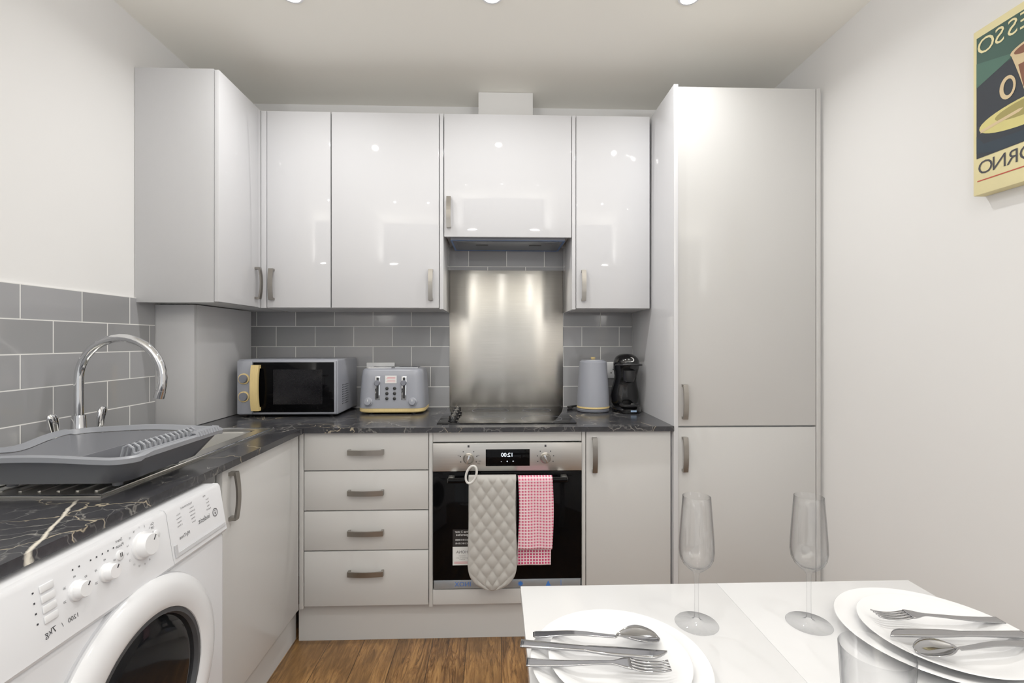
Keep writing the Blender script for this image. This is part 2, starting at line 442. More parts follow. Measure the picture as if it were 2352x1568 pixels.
# extractor hood
t = empty('extractor_hood', (.055, 2.4, 1.69), 'grey built-in extractor hood under the short wall cabinet', 'extractor hood')
MB().box(-.215, .325, 2.27, 2.535, 1.700, 1.725, .003).build('body', m_appd, t)
f = MB().box(-.19, .30, 2.295, 2.50, 1.6965, 1.6995, .001).build('filter', m_grate, t)
for x in (-.07, .19): MB().box(x-.03, x+.03, 2.36, 2.38, 1.694, 1.696, .0008).build('catch', m_blackm, f)
for a in ((-.215, .325, 2.27, 2.279), (-.215, -.206, 2.279, 2.535), (.316, .325, 2.279, 2.535), (-.206, .316, 2.524, 2.535)):
    MB().box(*a, 1.6985, 1.6998).build('film_strip', m_film, t)
tag(MB().box(-.089, .182, 2.405, YB-.002, ZT+.003, ZC-.001, .002).build('duct_boxing', m_wall, origin=(.046, 2.48, ZT+.003)), 'white boxed duct between the cabinet tops and the ceiling', 'duct box')
t = empty('pipe_boxing', (-1.31, 2.2, .882), 'pale grey boxed-in panel in the corner beneath the left wall cabinet', 'boxing')
MB().box(-1.388, -1.228, 2.006, 2.022, .882, ZB-.003, .001).build('front_panel', m_edge, t)
MB().box(-1.244, -1.226, 2.0225, 2.460, .882, ZB-.003, .001).build('side_panel', m_edge, t)

# ------------------------------------------------------------------ tall unit
YF = 1.965; BZ0, BZ1 = .16, .858
t = empty('tall_cabinet', (1.04, 2.26, 0), 'floor-to-top light grey tall cabinet with two doors by right wall', 'cabinet')
MB().box(.745, 1.328, 1.986, 2.548, .152, 2.262).build('body', m_carc, t)
MB().box(.7255, .7435, 1.953, 2.548, 0, 2.277, .001).build('side_panel', m_gloss, t)
MB().box(1.329, 1.346, 1.964, 2.548, 0, 2.275, .001).build('side_panel', m_glossb, t)
MB().box(1.347, 1.361, 1.985, 1.995, 0, 2.270).build('filler_strip', m_wall, t)
door(t, .746, 1.327, .876, 2.275, YF, m_glossb, (.772, .978))
door(t, .746, 1.327, BZ0, .872, YF, m_glossb, (.772, .763))
MB().box(.744, 1.328, 2.007, 2.022, 0, .150).build('plinth', m_edge, t)

# ------------------------------------------------------------------ base cabinets
t = empty('base_cabinet', (.54, 2.26, .152), 'light grey base cabinet with one door, right of the oven', 'cabinet')
MB().box(.366, .722, 1.986, 2.54, .152, .856).build('body', m_carc, t)
door(t, .366, .718, BZ0, BZ1, YF, m_glossb, (.400, .763))
t = empty('drawer_cabinet', (-.52, 2.26, .152), 'light grey base unit of four drawers left of the oven', 'cabinet')
MB().box(-.772, -.275, 1.986, 2.54, .152, .856).build('body', m_carc, t)
for z0, z1, hz in ((.706,.858,.781), (.545,.704,.619), (.384,.543,.458), (.160,.382,.296)):
    door(t, -.7715, -.2735, z0, z1, YF, m_glossb, (-.523, hz), X, 'drawer')
MB().box(-.789, -.7735, 1.962, 1.980, .152, BZ1, .001).build('corner_post', m_glossb, t)
t = empty('base_cabinet', (-1.1, 1.67, .152), 'light grey sink cabinet between the washing machine and the corner', 'cabinet')
b = MB()
b.box(-1.36, -.807, 1.412, 1.43, .152, .856); b.box(-1.36, -.807, 1.918, 1.936, .152, .856); b.box(-1.36, -.807, 1.43, 1.918, .152, .17); b.box(-1.36, -1.345, 1.43, 1.918, .17, .856)
b.build('body', m_carc, t)
d = MB().box(-.803, -.785, 1.412, 1.934, BZ0, BZ1, .0015).build('door', m_glossb, t)
handle(d, (-.785, 1.452, .770), Z, X)
MB().box(-.804, -.7905, 1.938, 1.961, .152, BZ1, .001).build('corner_post', m_glossb, t)
t = empty('oven_housing', (.046, 2.26, .152), 'light grey housing framing the built-in oven', 'cabinet')
b = MB()
b.box(-.272, -.2575, YF, 2.54, .152, BZ1, .001); b.box(.3495, .364, YF, 2.54, .152, BZ1, .001)
b.box(-.257, .349, YF+.02, 2.54, .152, .170)
b.build('body', m_glossb, t)
MB().box(-.2565, .3485, YF+.004, YF+.02, .818, BZ1, .001).build('top_rail', m_glossb, t)
MB().box(-.2565, .3485, YF, YF+.018, .160, .220, .001).build('bottom_panel', m_glossb, t)
tag(MB().box(-.808, .7245, 2.006, 2.021, 0, .150).build('plinth', m_glossb, origin=(-.04, 2.013, 0)), 'long grey kickboard under the drawers and oven', 'kickboard')
tag(MB().box(-.840, -.825, 1.40, 2.020, 0, .150).build('plinth', m_glossb, origin=(-.832, 1.7, 0)), 'short grey kickboard under the sink cabinet', 'kickboard')
tag(MB().box(-1.385, -.78, .62, .64, 0, .858, .001).build('end_panel', m_glossb, origin=(-1.08, .63, 0)), 'grey upright panel carrying the near end of the worktop', 'panel')

# ------------------------------------------------------------------ worktop
SX0, SX1, SY0, SY1 = -1.275, -.925, 1.50, 1.885      # bowl opening
xs = [XL+.0085, SX0, SX1, -.765, .724]; ys = [.62, SY0, SY1, 1.945, YB-.009]
wt = MB().slab(xs, ys, lambda x, y: (x < -.765 or y > 1.945) and not (SX0 < x < SX1 and SY0 < y < SY1), .860, .880)
tag(wt.build('worktop', m_marble, origin=(-.7, 2.2, .86)), 'L-shaped black veined worktop running round the corner', 'worktop')

# ------------------------------------------------------------------ sink and tap
t = empty('sink', (-1.1, 1.5, .88), 'stainless steel inset sink with drainer, partly under the dish rack', 'sink')
MB().slab([-1.345, SX0, SX1, -.872], [1.095, SY0, SY1, 1.93], lambda x, y: not (SX0 < x < SX1 and SY0 < y < SY1), .8803, .8840).build('deck', m_sink, t)
MB().tube([(-1.342,1.098,.885),(-.875,1.098,.885),(-.875,1.927,.885),(-1.342,1.927,.885)], .003, 8, True).build('rolled_edge', m_chrome, t)
cx, cy, hx, hy = (SX0+SX1)/2, (SY0+SY1)/2, (SX1-SX0)/2-.001, (SY1-SY0)/2-.001
b = MB(); b.loft([rr(cx,cy,hx,hy,.04,.8842), rr(cx,cy,hx-.006,hy-.006,.045,.872), rr(cx,cy,hx-.012,hy-.012,.05,.75), rr(cx,cy,hx-.035,hy-.035,.05,.735)], cap0=False)
b.build('bowl', m_sink, t, solid=.0015)
MB().lathe([(.0,.7362),(.038,.7362),(.04,.739),(.03,.7395),(.0,.738)], Matrix.Translation((cx,cy,0)), 24).build('waste', m_chrome, t)
b = MB()
for k in range(9): b.box(-1.25+.042*k, -1.243+.042*k, 1.13, 1.46, .8835, .8865, .001)
b.build('drainer_ribs', m_sink, t)

tx, ty = -1.305, 1.555
t = empty('mixer_tap', (tx, ty, .8845), 'chrome swan-neck mixer tap with two lever handles behind the sink', 'tap')
MB().loft([rr(tx,ty,.025,.10,.024,.8845), rr(tx,ty,.025,.10,.024,.903), rr(tx,ty,.019,.09,.018,.910)]).build('base', m_chrome, t)
MB().lathe([(.025,.905),(.025,.928),(.021,.940),(.019,.985),(.0175,.995),(.0,.996)], Matrix.Translation((tx,ty,0)), 28).build('column', m_chrome, t)
R = .128; zc = 1.108
pts = [(tx, ty, .98), (tx, ty, 1.04)]
for k in range(0, 23):
    a = PI - (PI+.28)*k/22; pts.append((tx+R+R*math.cos(a), ty, zc+R*math.sin(a)))
x, _, z = pts[-1]; pts.append((x-.004, ty, z-.012))
s = MB().tube(pts, .0130, 20).build('spout', m_chrome, t)
x1, _, z1 = pts[-1]
MB().tube([(x1+.003,ty,z1+.010),(x1-.003,ty,z1-.013)], .0148, 20).build('nozzle', m_chrome, s)
for sy in (-1, 1):
    yy = ty+sy*.080
    h = MB().lathe([(.018,.905),(.018,.935),(.014,.946),(.0,.948)], Matrix.Translation((tx,yy,0)), 24).build('valve', m_chrome, t)
    lv = MB()
    lv.loft([[V((tx+w*.55*math.cos(2*PI*k/16), yy+sy*of+w*math.sin(2*PI*k/16), z)) for k in range(16)]
             for w, of, z in ((.011,0,.938),(.013,.002,.955),(.017,.006,.98),(.018,.010,.998),(.014,.013,1.008),(.006,.014,1.012))])
    lv.build('lever', m_chrome, h, sharp=60)

# ------------------------------------------------------------------ dish rack
cx, cy = -1.0125, 1.27; RZ = .008
t = empty('dish_rack', (cx, cy, .887), 'grey plastic dish draining rack sitting on the sink', 'dish rack')
def dip(L):
    for p in L:
        if p.z > .94 and p.x < cx-.15: p.z -= .016*math.exp(-((p.y-cy)/.07)**2)
        if p.z > .94 and abs(p.y-cy) > .15: p.z += .004*math.cos((p.x-cx)/.2175*PI)
        if p.z > .93: p.z += RZ
    return L
def rim(hx, hy, r, z):
    L = rr(cx, cy, hx, hy, r, z, 8); out = []
    n = len(L)
    for i in range(n):
        a, b_ = L[i], L[(i+1) % n]; k = 12 if (b_-a).length > .1 else 1
        out += [a.lerp(b_, q/k) for q in range(k)]
    return dip(out)
MB().loft([rim(.150,.132,.03,.899), rim(.166,.148,.04,.904), rim(.203,.186,.045,.9525), rim(.199,.182,.045,.9525), rim(.160,.142,.035,.909), rim(.146,.128,.03,.905)]).build('tray', m_tray, t)
MB().loft([rim(.203,.186,.045,.953), rim(.217,.199,.05,.953), rim(.2185,.2005,.05,.964), rim(.214,.197,.05,.968), rim(.206,.189,.045,.967), rim(.199,.182,.045,.955)], ring=True).build('rim', m_trayl, t)
MB().box(-1.002, -.998, 1.139, 1.401, .908, .948, .001).build('partition', m_tray, t)
for k in range(14):
    yy = 1.130+.0174*k
    MB().tube([(-.824, yy, .955+RZ), (-.828, yy, .974+RZ), (-.838, yy, .981+RZ), (-.849, yy, .976+RZ), (-.856, yy, .955), (-.868, yy, .912)], .0030, 8).build('divider', m_trayl, t)
MB().tube([(-.8215, 1.122, .961+RZ), (-.8215, 1.37, .961+RZ)], .004, 8).build('rail', m_trayl, t)
b = MB()
for k in range(9): b.tube([(-.796, 1.318+.012*k, .961+RZ), (-.80, 1.318+.012*k, .972+RZ), (-.812, 1.318+.012*k, .973+RZ), (-.818, 1.318+.012*k, .961+RZ)], .0048, 8)
b.build('grip_ridges', m_trayl, t)
for sx in (-1, 1):
    for sy in (-1, 1): MB().lathe([(.010,.8845),(.013,.8985),(.0,.8985)], Matrix.Translation((cx+sx*.12, cy+sy*.10, .0022)), 16).build('foot', m_tray, t)

# ------------------------------------------------------------------ washing machine
WY0, WY1, WX = .71, 1.308, -.722
t = empty('washing_machine', (-1.04, 1.01, 0), 'white front-loading washing machine under the worktop', 'washing machine')
b = MB(); b.box(-1.33, WX, WY0, WY1, .015, .722, .012, 3); b.box(-1.33, -.745, WY0, WY1, .715, .850, .006, 2)
b.build('body', m_white, t)
for a in (-1.28, -.78):
    for c in (WY0+.06, WY1-.06): MB().lathe([(.022,0),(.022,.012),(.012,.016),(.0,.016)], Matrix.Translation((a,c,0)), 16).build('foot', m_blackm, t)
pan = [(-.75,.722), (-.719,.722), (-.714,.730), (-.717,.742), (-.733,.842), (-.738,.849), (-.75,.850)]
panel = MB().loft([[V((a, WY0+.001, c)) for a, c in pan], [V((a, 1.096, c)) for a, c in pan]]).build('control_panel', m_white, t)
drw = MB().loft([[V((a-.0005, 1.0985, c)) for a, c in pan], [V((a-.0005, WY1-.001, c)) for a, c in pan]]).build('detergent_drawer', m_white, t)
def onp(z): return -.717 - (z-.742)*.16
F = fr((onp(.792), 0, .792), Y, V((-.16, 0, 1)))
MB().prism([(1.105,-.052),(1.30,-.052),(1.30,-.044),(1.113,-.044),(1.113,-.025),(1.105,-.025)], F, .0002, .003).build('finger_grip', m_whited, drw)
def pk(y, z): return F @ Matrix.Translation((y, (z-.792)*1.0127, 0))
def dial(y, z, r, h):
    k = MB().lathe([(r*1.1,0),(r*1.1,.004),(r*.96,.006),(r*.88,h),(r*.8,h+.002),(0,h+.002)], pk(y, z), 32).build('dial', m_whiteg, panel)
    MB().box(-.001, .001, r*.35, r*.8, h+.0018, h+.0028, M=pk(y, z) @ Matrix.Rotation(-.7, 4, 'Z')).build('pointer', m_ink, k)
dial(1.016, .806, .025, .02); dial(.924, .795, .0155, .016); dial(.8596, .795, .0155, .016)
for y, z in ((1.059,.812), (.959,.812)):
    MB().lathe([(.0095,0),(.0095,.002),(.008,.003),(0,.003)], pk(y, z), 24).build('button', m_whiteg, panel)
for k in range(4):
    MB().box(.796, .820, -.006, .006, 0, .003, .0015, M=F @ Matrix.Translation((0, .036-.0165*k, 0))).build('button', m_whiteg, panel)
it = [('Start', .0085, .962, .048), ('Pause', .0085, .962, .038), ('On', .0075, 1.052, .046), ('Off', .0075, 1.052, .038),
      ('7kg', .0145, .804, -.036), ('1200', .0108, .846, -.037), ('/', .011, .825, -.037)]
for k in range(16):
    a = 2*PI*k/16; it.append((str(k+1), .0055, 1.016+.038*math.sin(a), .014+.038*math.cos(a)))
for yy in (.924, .8596):
    for k, sx in enumerate(('20', '30', '40', '60', '90')):
        a = -1.9+.95*k; it.append((sx, .0055, yy+.026*math.sin(a), .003+.024*math.cos(a)))
txt(panel, it, F, m_ink)
for k in range(2): sym(panel, [(.9565+.004*k,.0165),(.9585+.004*k,.0165),(.9585+.004*k,.0245),(.9565+.004*k,.0245)], F, m_ink, .0034)
for yy in [.895+.013*k for k in range(5)]+[.858, .871]: sym(panel, [(yy-.0015,.038),(yy+.0015,.038),(yy+.0015,.041),(yy-.0015,.041)], F, m_ink, .0007)
for k in range(4): sym(panel, [(.784,.035-.0165*k),(.787,.035-.0165*k),(.787,.038-.0165*k),(.784,.038-.0165*k)], F, m_ink, .0007)
it = [('indesit', .0175, 1.222, -.006), ('MyTime', .0115, 1.145, -.016), ('TRADITIONALS', .0062, 1.166, .046), ('MIX', .0062, 1.235, .046)]
for k, sx in enumerate(('Cotton', 'Synthetics', 'Delicates', 'White', 'Colour')): it.append((sx, .0052, 1.183, .036-.0085*k))
for k, sx in enumerate(('12 Eco', '13 Rinse', '14 Spin', '15 Pump')): it.append((sx, .0052, 1.135, .036-.0085*k))
for k, sx in enumerate(('Sport', 'Wool', 'Baby', 'Rapid 30')): it.append((sx, .0052, 1.245, .036-.0085*k))
txt(drw, it, F, m_ink)
em = MB(); o_, i_ = ell(1.268, -.006, .0105, .0105, 28), ell(1.268, -.006, .0085, .0085, 28)
for k in range(28): em.flat([o_[k], o_[(k+1)%28], i_[(k+1)%28], i_[k]], F, .0008)
bmesh.ops.remove_doubles(em.bm, verts=em.bm.verts[:], dist=1e-5)
em = em.build('emblem', m_ink, drw)
sym(drw, [(1.2665,-.011),(1.2695,-.011),(1.2695,-.005),(1.2665,-.005)], F, m_ink, .0008, 'emblem_stem'); sym(drw, ell(1.268,-.001,.0018,.0018,10), F, m_ink, .0008, 'emblem_dot')
DF = fr((WX, 1.005, .502), Y, Z)
dr = MB().lathe_ring([(.228,.0),(.230,.010),(.224,.020),(.206,.027),(.176,.030),(.164,.024),(.162,.004)], DF, 72).build('door', m_whiteg, t)
MB().lathe([(.162,.008),(.154,.014),(.122,.020),(.06,.024),(0,.025)], DF, 48).build('glass', m_filter, dr)
MB().lathe_ring([(.162,.006),(.163,.022),(.154,.023),(.150,.014)], DF, 60).build('seal', m_rub, dr)
MB().lathe_ring([(.2325,-.001),(.2325,.004),(.229,.004),(.229,-.001)], DF, 60).build('door_surround', m_whited, t)

# ------------------------------------------------------------------ oven
t = empty('built_in_oven', (.046, 2.2, .224), 'stainless and black glass built-in oven under the hob', 'oven')
OX0, OX1 = -.2555, .3475
MB().box(OX0+.006, OX1-.006, 1.976, 2.50, .224, .814, .002).build('body', m_blackm, t)
pn = MB().box(OX0, OX1, 1.953, 1.975, .702, .815, .0015).build('control_panel', m_steelp, t)
OF = fr((0, 1.953, 0), X, Z)
for x, lab in ((-.112, 0), (.199, 1)):
    k = MB().lathe([(.022,0),(.0225,.004),(.019,.006),(.0175,.020),(.015,.022),(0,.022)], fr((x,1.953,.754), X, Z), 36).build('knob', m_nickel, pn)
    MB().box(-.0035, .0035, -.017, .017, .0215, .025, .001, M=fr((x,1.953,.754), X, Z) @ Matrix.Rotation(.35 if lab else -.3, 4, 'Z')).build('grip', m_chrome, k)
ds = MB().box(-.043, .1355, 1.9515, 1.955, .722, .790, .0008).build('display', m_black, pn)
txt(ds, [('12:00', .0225, .044, .767)], fr((0,1.9513,0), X, Z), m_led)
txt(ds, [('-', .012, .020, .741), ('o', .010, .044, .742), ('+', .012, .068, .741)], fr((0,1.9513,0), X, Z), m_led)
for x in (-.112, .199):
    for k in range(7):
        a = -2.0+4.0*k/6
        if abs(a) < .2: continue
        px, pz = x+.034*math.sin(a), .754+.034*math.cos(a)
        sym(pn, [(px-.0022,pz-.0022),(px+.0022,pz-.0022),(px+.0022,pz+.0022),(px-.0022,pz+.0022)], OF, m_ink)
    sym(pn, [(x-.004,.798),(x+.004,.798),(x+.004,.807),(x-.004,.807)], OF, m_ink)
txt(pn, [('200', .007, -.066, .742), ('150', .007, -.072, .765), ('50', .007, -.152, .765), ('max', .007, -.072, .733)], OF, m_ink)
dr = MB().box(OX0, OX1, 1.958, 1.975, .262, .698, .0015).build('door', m_black, t)
MB().box(OX0+.004, OX1-.004, 1.960, 1.975, .226, .2605, .001).build('lower_strip', m_filmg, t)
LF = fr((0, 1.960, 0), X, Z)
txt(t, [('INOX', .026, -.135, .243), ('ON', .024, .03, .243)], LF, m_blueink)
star = []
for k in range(16):
    a = 2*PI*k/16; r = .013 if k % 2 == 0 else .007; star.append((.098+r*math.cos(a), .243+r*math.sin(a)))
sym(t, star, LF, m_blueink); sym(t, [(.20,.232),(.222,.232),(.211,.254)], LF, m_blueink); sym(t, [(.262,.232),(.264,.232),(.264,.256),(.262,.256)], LF, m_blueink)
hb = MB().tube([(-.190, 1.915, .676), (.283, 1.915, .676)], .0105, 16).build('handle', m_black, dr)
for x in (-.180, .273): MB().box(x-.012, x+.012, 1.912, 1.959, .667, .685, .003).build('handle_post', m_steelp, hb)
sk = MB().box(-.176, -.098, 1.9568, 1.9579, .322, .396).build('sticker', m_paperw, dr)
sk2 = MB().box(-.176, -.098, 1.9568, 1.9579, .397, .466).build('sticker', m_blackm, dr)
SF = fr((0,1.9567,0), X, Z)
txt(sk2, [('Free 3 year', .0125, -.138, .457), ('guarantee', .0125, -.138, .445), ('0333 810 0000', .009, -.138, .424), ('0123 812 0145', .009, -.138, .410)], SF, m_inkw, eps=.0004)
txt(sk, [('HONA', .016, -.138, .375), ('connection', .006, -.138, .360), ('guaranteed for parts', .0055, -.138, .352), ('and labour', .0055, -.138, .345)], SF, m_ink, eps=.0004)
for z in (.334, .329): sym(sk, [(-.17,z),(-.115,z),(-.115,z+.002),(-.17,z+.002)], SF, m_pinkink, .0004, 'print_line')

# mitt and towel over the handle
def cloth(x0, x1, Lf, Lb, R, rnd=0, puff=0, wav=.0, nu=36, nv=110):
    yb, zb = 1.915, .676; T = Lb+PI*R+Lf; w0 = (x1-x0)/2; xc = (x0+x1)/2
    def f(u, v):
        s = v*T
        if s < Lb: y, z = yb+R, zb-Lb+s; ny = 1
        elif s < Lb+PI*R:
            a = (s-Lb)/R; y, z = yb+R*math.cos(a), zb+R*math.sin(a); ny = math.cos(a)
        else: y, z = yb-R, zb-(s-Lb-PI*R); ny = -1
        e = min(s, T-s); w = w0
        if rnd and e < rnd: w = w0*max(.02, math.sqrt(max(0, 1-((rnd-e)/rnd)**2)))
        if rnd: w *= 1-.06*math.exp(-((s-Lb-PI*R/2-.12)/.12)**2)
        q = (2*u-1); x = xc+q*w
        d = 0
        if puff:
            a, c = (q*w0/.048+z/.066), (q*w0/.048-z/.066)
            d = puff*(abs(math.sin(PI*a)*math.sin(PI*c)))**.5*(1-q**8)
            if rnd and e < .02: d *= e/.02
        if wav: d += wav*math.sin(q*5+z*9)*min(1, abs(z-zb)*8)
        d2 = d if ny <= 0 else d*.3
        return V((x + wav*1.5*math.sin(z*14), y + (-d2 if ny < 0 else d2*ny), z))
    return MB().grid(nu, nv, f)
t = empty('oven_glove', (-.016, 1.915, .25), 'beige quilted double oven glove hanging on the oven handle', 'oven glove')
cloth(-.111, .080, .425, .30, .018, .095, .007, nu=48, nv=200).build('quilted_glove', m_mitt, t, solid=.006, norm=False)
pts = []
for k in range(22):
    a = 2*PI*k/22; pts.append((-.098+.020*math.cos(a)+.008*math.sin(a), 1.893-.003*math.cos(a), .705+.034*math.sin(a)))
MB().tube(pts, .0045, 8, True).build('hanging_loop', m_strap, t)
tag(cloth(.087, .222, .268, .345, .016, 0, 0, .0025).build('tea_towel', m_towel, origin=(.155,1.915,.33), solid=.003, norm=False), 'pink and white checked tea towel hanging on the oven handle', 'towel')

# ------------------------------------------------------------------ hob, splashback
t = empty('hob', (.045, 2.27, .88), 'black glass hob with four knobs set in the worktop', 'hob')
MB().box(-.248, .338, 2.02, 2.522, .8803, .885, .0015).build('glass_top', m_hob, t)
for k in range(4):
    y = 2.07+.085*k
    kb = MB().lathe([(.021,.885),(.021,.889),(.017,.891),(.016,.908),(.014,.911),(0,.911)], Matrix.Translation((-.186,y,0)), 28).build('knob', m_blackp, t)
    MB().box(-.188, -.184, y-.014, y+.014, .911, .913, .0008).build('pointer', m_nickel, kb)
for x, y, r in ((-.03,2.13,.07),(-.03,2.39,.09),(.2,2.13,.09),(.2,2.39,.07)):
    MB().lathe_ring([(r,.8851),(r,.8853),(r-.0015,.8853),(r-.0015,.8851)], Matrix.Translation((x,y,0)), 48).build('zone_ring', m_appd, t)
tag(MB().box(-.246, .353, 2.5505, 2.5545, .8805, 1.600, .001).build('splashback', m_steel, origin=(.05,2.552,.88)), 'brushed stainless steel splashback behind the hob', 'splashback')

# ------------------------------------------------------------------ sockets
def socket(x, z, label):
    t = empty('socket', (x, 2.554, z), label, 'socket', group='wall sockets')
    p = MB().box(x-.073, x+.073, 2.5465, 2.5548, z-.043, z+.043, .003).build('face_plate', m_whiteg, t)
    for s in (-1, 1):
        MB().box(x+s*.03-.007, x+s*.03+.007, 2.5435, 2.5475, z+.014, z+.030, .001).build('switch', m_white, p)
        for dx, dz in ((0,.004),(-.011,-.014),(.011,-.014)): MB().box(x+s*.03+dx-.0025, x+s*.03+dx+.0025, 2.5458, 2.5469, z+dz-.004, z+dz+.004).build('pin_hole', m_blackm, p)
socket(-.605, 1.072, 'white double socket on tiles behind the toaster')
socket(.650, 1.073, 'white double socket on tiles behind the black coffee machine')

# ------------------------------------------------------------------ microwave
t = empty('microwave', (-.95, 2.4, .88), 'blue-grey microwave with black door and pale wooden handle', 'microwave')
MX0, MX1, MY, MZ0, MZ1 = -1.178, -.726, 2.24, .890, 1.143
MB().box(MX0, MX1, MY, 2.545, MZ0, MZ1, .008, 3).build('body', m_app, t)
MB().box(MX0+.004, -1.106, MY-.012, MY-.0005, MZ0+.006, MZ1-.006, .003).build('control_panel', m_app, t)
dr = MB().box(-1.104, MX1-.004, MY-.014, MY-.0005, MZ0+.006, MZ1-.006, .003).build('door', m_app, t)
MB().box(-1.100, MX1-.012, MY-.0165, MY-.0145, MZ0+.014, MZ1-.012, .0008).build('door_glass', m_black, dr)
MB().box(-1.01, -.79, MY-.0172, MY-.0167, MZ0+.05, MZ1-.045).build('window_mesh', mat('perforated mesh', (16,16,18), .12, var=.6, scale=500, spec=.2), dr)
M = fr((-1.082, MY-.016, 1.016), Z, -Y)
pts = [(-.103,0)] + [(t_*.103, .022+.012*(1-t_*t_)) for t_ in [-1+k/7 for k in range(15)]] + [(.103,0),(.088,0)] + [(t_*.088, .012+.010*(1-t_*t_)) for t_ in [1-k/7 for k in range(15)]] + [(-.088,0)]
MB().prism(pts, M, -.017, .017).build('handle', m_wood, dr)
for z in (1.056, .975):
    KM = fr((-1.142, MY-.012, z), X, Z)
    k = MB().lathe([(.019,.0),(.019,.012),(.017,.016),(0,.016)], KM, 32).build('knob', m_appd, t)
    MB().lathe_ring([(.0245,0),(.0245,.006),(.0195,.007),(.0195,0)], KM, 36).build('knob_ring', m_wood, k)
b = MB()
for i in range(5):
    for j in range(9): b.box(MX1-.001, MX1+.0006, 2.30+.02*i+.004, 2.30+.02*i+.014, .93+.011*j, .934+.011*j)
b.build('vent_slots', m_blackm, t)
for x in (MX0+.04, MX1-.04):
    for y in (MY+.04, 2.50): MB().lathe([(.014,.8803),(.016,.891),(0,.891)], Matrix.Translation((x,y,0)), 14).build('foot', m_blackm, t)

# ------------------------------------------------------------------ toaster
tx, tyc = -.500, 2.415
t = empty('toaster', (tx, tyc, .88), 'blue-grey ribbed four-slice toaster with wooden base trim', 'toaster')
def rl(hx, hy, r, z): return rr_rib(tx, tyc, hx, hy, r, z, 180, .0012)
MB().loft([rl(.156,.108,.05,.908), rl(.155,.107,.05,.95), rl(.148,.101,.05,1.06), rl(.144,.098,.05,1.085), rl(.136,.090,.045,1.094), rl(.125,.08,.04,1.096)]).build('body', m_app, t)
MB().loft([rr(tx,tyc,.153,.105,.05,.888), rr(tx,tyc,.157,.109,.05,.893), rr(tx,tyc,.157,.109,.05,.907)]).build('base_trim', m_wood, t)
for x in (-.1, .1):
    for y in (-.07, .07): MB().lathe([(.012,.8803),(.013,.8885),(0,.8885)], Matrix.Translation((tx+x,tyc+y,0)), 12).build('foot', m_blackm, t)
for s in (-1, 1):
    for q in (-1, 1):
        sl = MB().slab([tx+s*.064-.055, tx+s*.064-.05, tx+s*.064+.05, tx+s*.064+.055], [tyc+q*.036-.019, tyc+q*.036-.014, tyc+q*.036+.014, tyc+q*.036+.019], lambda x, y, s=s, q=q: not (abs(x-tx-s*.064) < .05 and abs(y-tyc-q*.036) < .014), 1.0962, 1.100).build('slot_rim', m_chrome, t)
        MB().box(tx+s*.064-.0498, tx+s*.064+.0498, tyc+q*.036-.0138, tyc+q*.036+.0138, 1.0955, 1.0970).build('slot', m_wdark, sl)
# front face of the toaster body: from (y=tyc-.1082, z=.908) to (tyc-.1022, z=1.06): leans back .04 per unit
def tf(x, z): return fr((tx+x, tyc-.1094+(z-.908)*.0455, z), X, V((0, .0455, 1)))
for s in (-1, 1):
    sl = MB().box(-.012, .012, -.055, .055, -.001, .003, .001, M=tf(s*.062, 1.005)).build('lever_track', m_chrome, t)
    MB().box(-.0055, .0055, -.050, .050, .0031, .0040, M=tf(s*.062, 1.005)).build('lever_slot', m_wdark, sl)
    MB().lathe([(.013,.004),(.013,.020),(.010,.024),(0,.024)], tf(s*.062, 1.028), 22).build('lever', m_appd, sl)
    k = MB().lathe([(.020,-.001),(.020,.006),(.015,.008),(.014,.022),(0,.023)], tf(s*.104, .940), 28).build('dial', m_app, t)
    MB().box(-.0012, .0012, .002, .012, .0225, .0238, M=tf(s*.104, .940)).build('pointer', m_inkw, k)
for s in (-1, 1):
    for j in range(3): MB().lathe([(.0075,-.001),(.0075,.004),(.006,.005),(0,.005)], tf(s*.018, .955+.024*j), 18).build('button', m_blackm, t)
sk = MB().box(-.027, .027, -.018, .018, .0003, .0012, M=tf(0, 1.045)).build('sticker', m_paperw, t)
for j in range(4): sym(sk, [(-.021+.004*(j%2),-.012+.007*j),(.021,-.012+.007*j),(.021,-.010+.007*j),(-.021+.004*(j%2),-.010+.007*j)], tf(0, 1.045), m_pinkink, .0015, 'print_line')

# ------------------------------------------------------------------ kettle
kx, ky = .480, 2.385
t = empty('kettle', (kx, ky, .88), 'blue-grey ribbed kettle with pale wood trim beside coffee machine', 'kettle')
K = Matrix.Translation((kx, ky, 0))
MB().lathe([(.070,.8803),(.078,.884),(.080,.893),(.074,.898),(0,.898)], K, 40).build('power_base', m_appd, t)
MB().lathe([(.076,.8985),(.080,.900),(.0795,.9075),(0,.9075)], K, 48).build('wood_ring', m_wood, t)
MB().lathe([(.0775,.908),(.0765,.95),(.072,1.03),(.068,1.09),(.066,1.124),(.060,1.130),(0,1.1305)], K, 96, .0012).build('body', m_app, t)
ld = MB().lathe([(.058,1.1307),(.056,1.134),(.02,1.136),(0,1.136)], K, 40).build('lid', m_app, t)
MB().lathe([(.008,1.136),(.008,1.139),(.0115,1.141),(.0115,1.146),(.009,1.148),(0,1.148)], K, 22).build('lid_knob', m_wood, ld)
MB().tube([(kx+.02, ky+.066, 1.11), (kx+.03, ky+.105, 1.108), (kx+.034, ky+.122, 1.08), (kx+.034, ky+.122, 1.0), (kx+.03, ky+.11, .955), (kx+.024, ky+.074, .945)], .010, 12).build('handle', m_app, t)
MB().prism([(-.02,1.10),(.02,1.10),(.024,1.124),(-.024,1.124)], fr((kx-.03,ky+.035,0), V((1,.75,0)), Z), -.006, .022).build('spout', m_app, t)
MB().tube([(kx-.075,ky+.02,.886),(kx-.10,ky+.03,.886),(kx-.125,ky+.01,.886),(kx-.118,ky+.05,.886),(kx-.09,ky+.07,.886),(kx-.11,ky+.11,.887),(kx-.02,ky+.145,.89)], .0045, 8).build('cord', m_blackm, t)

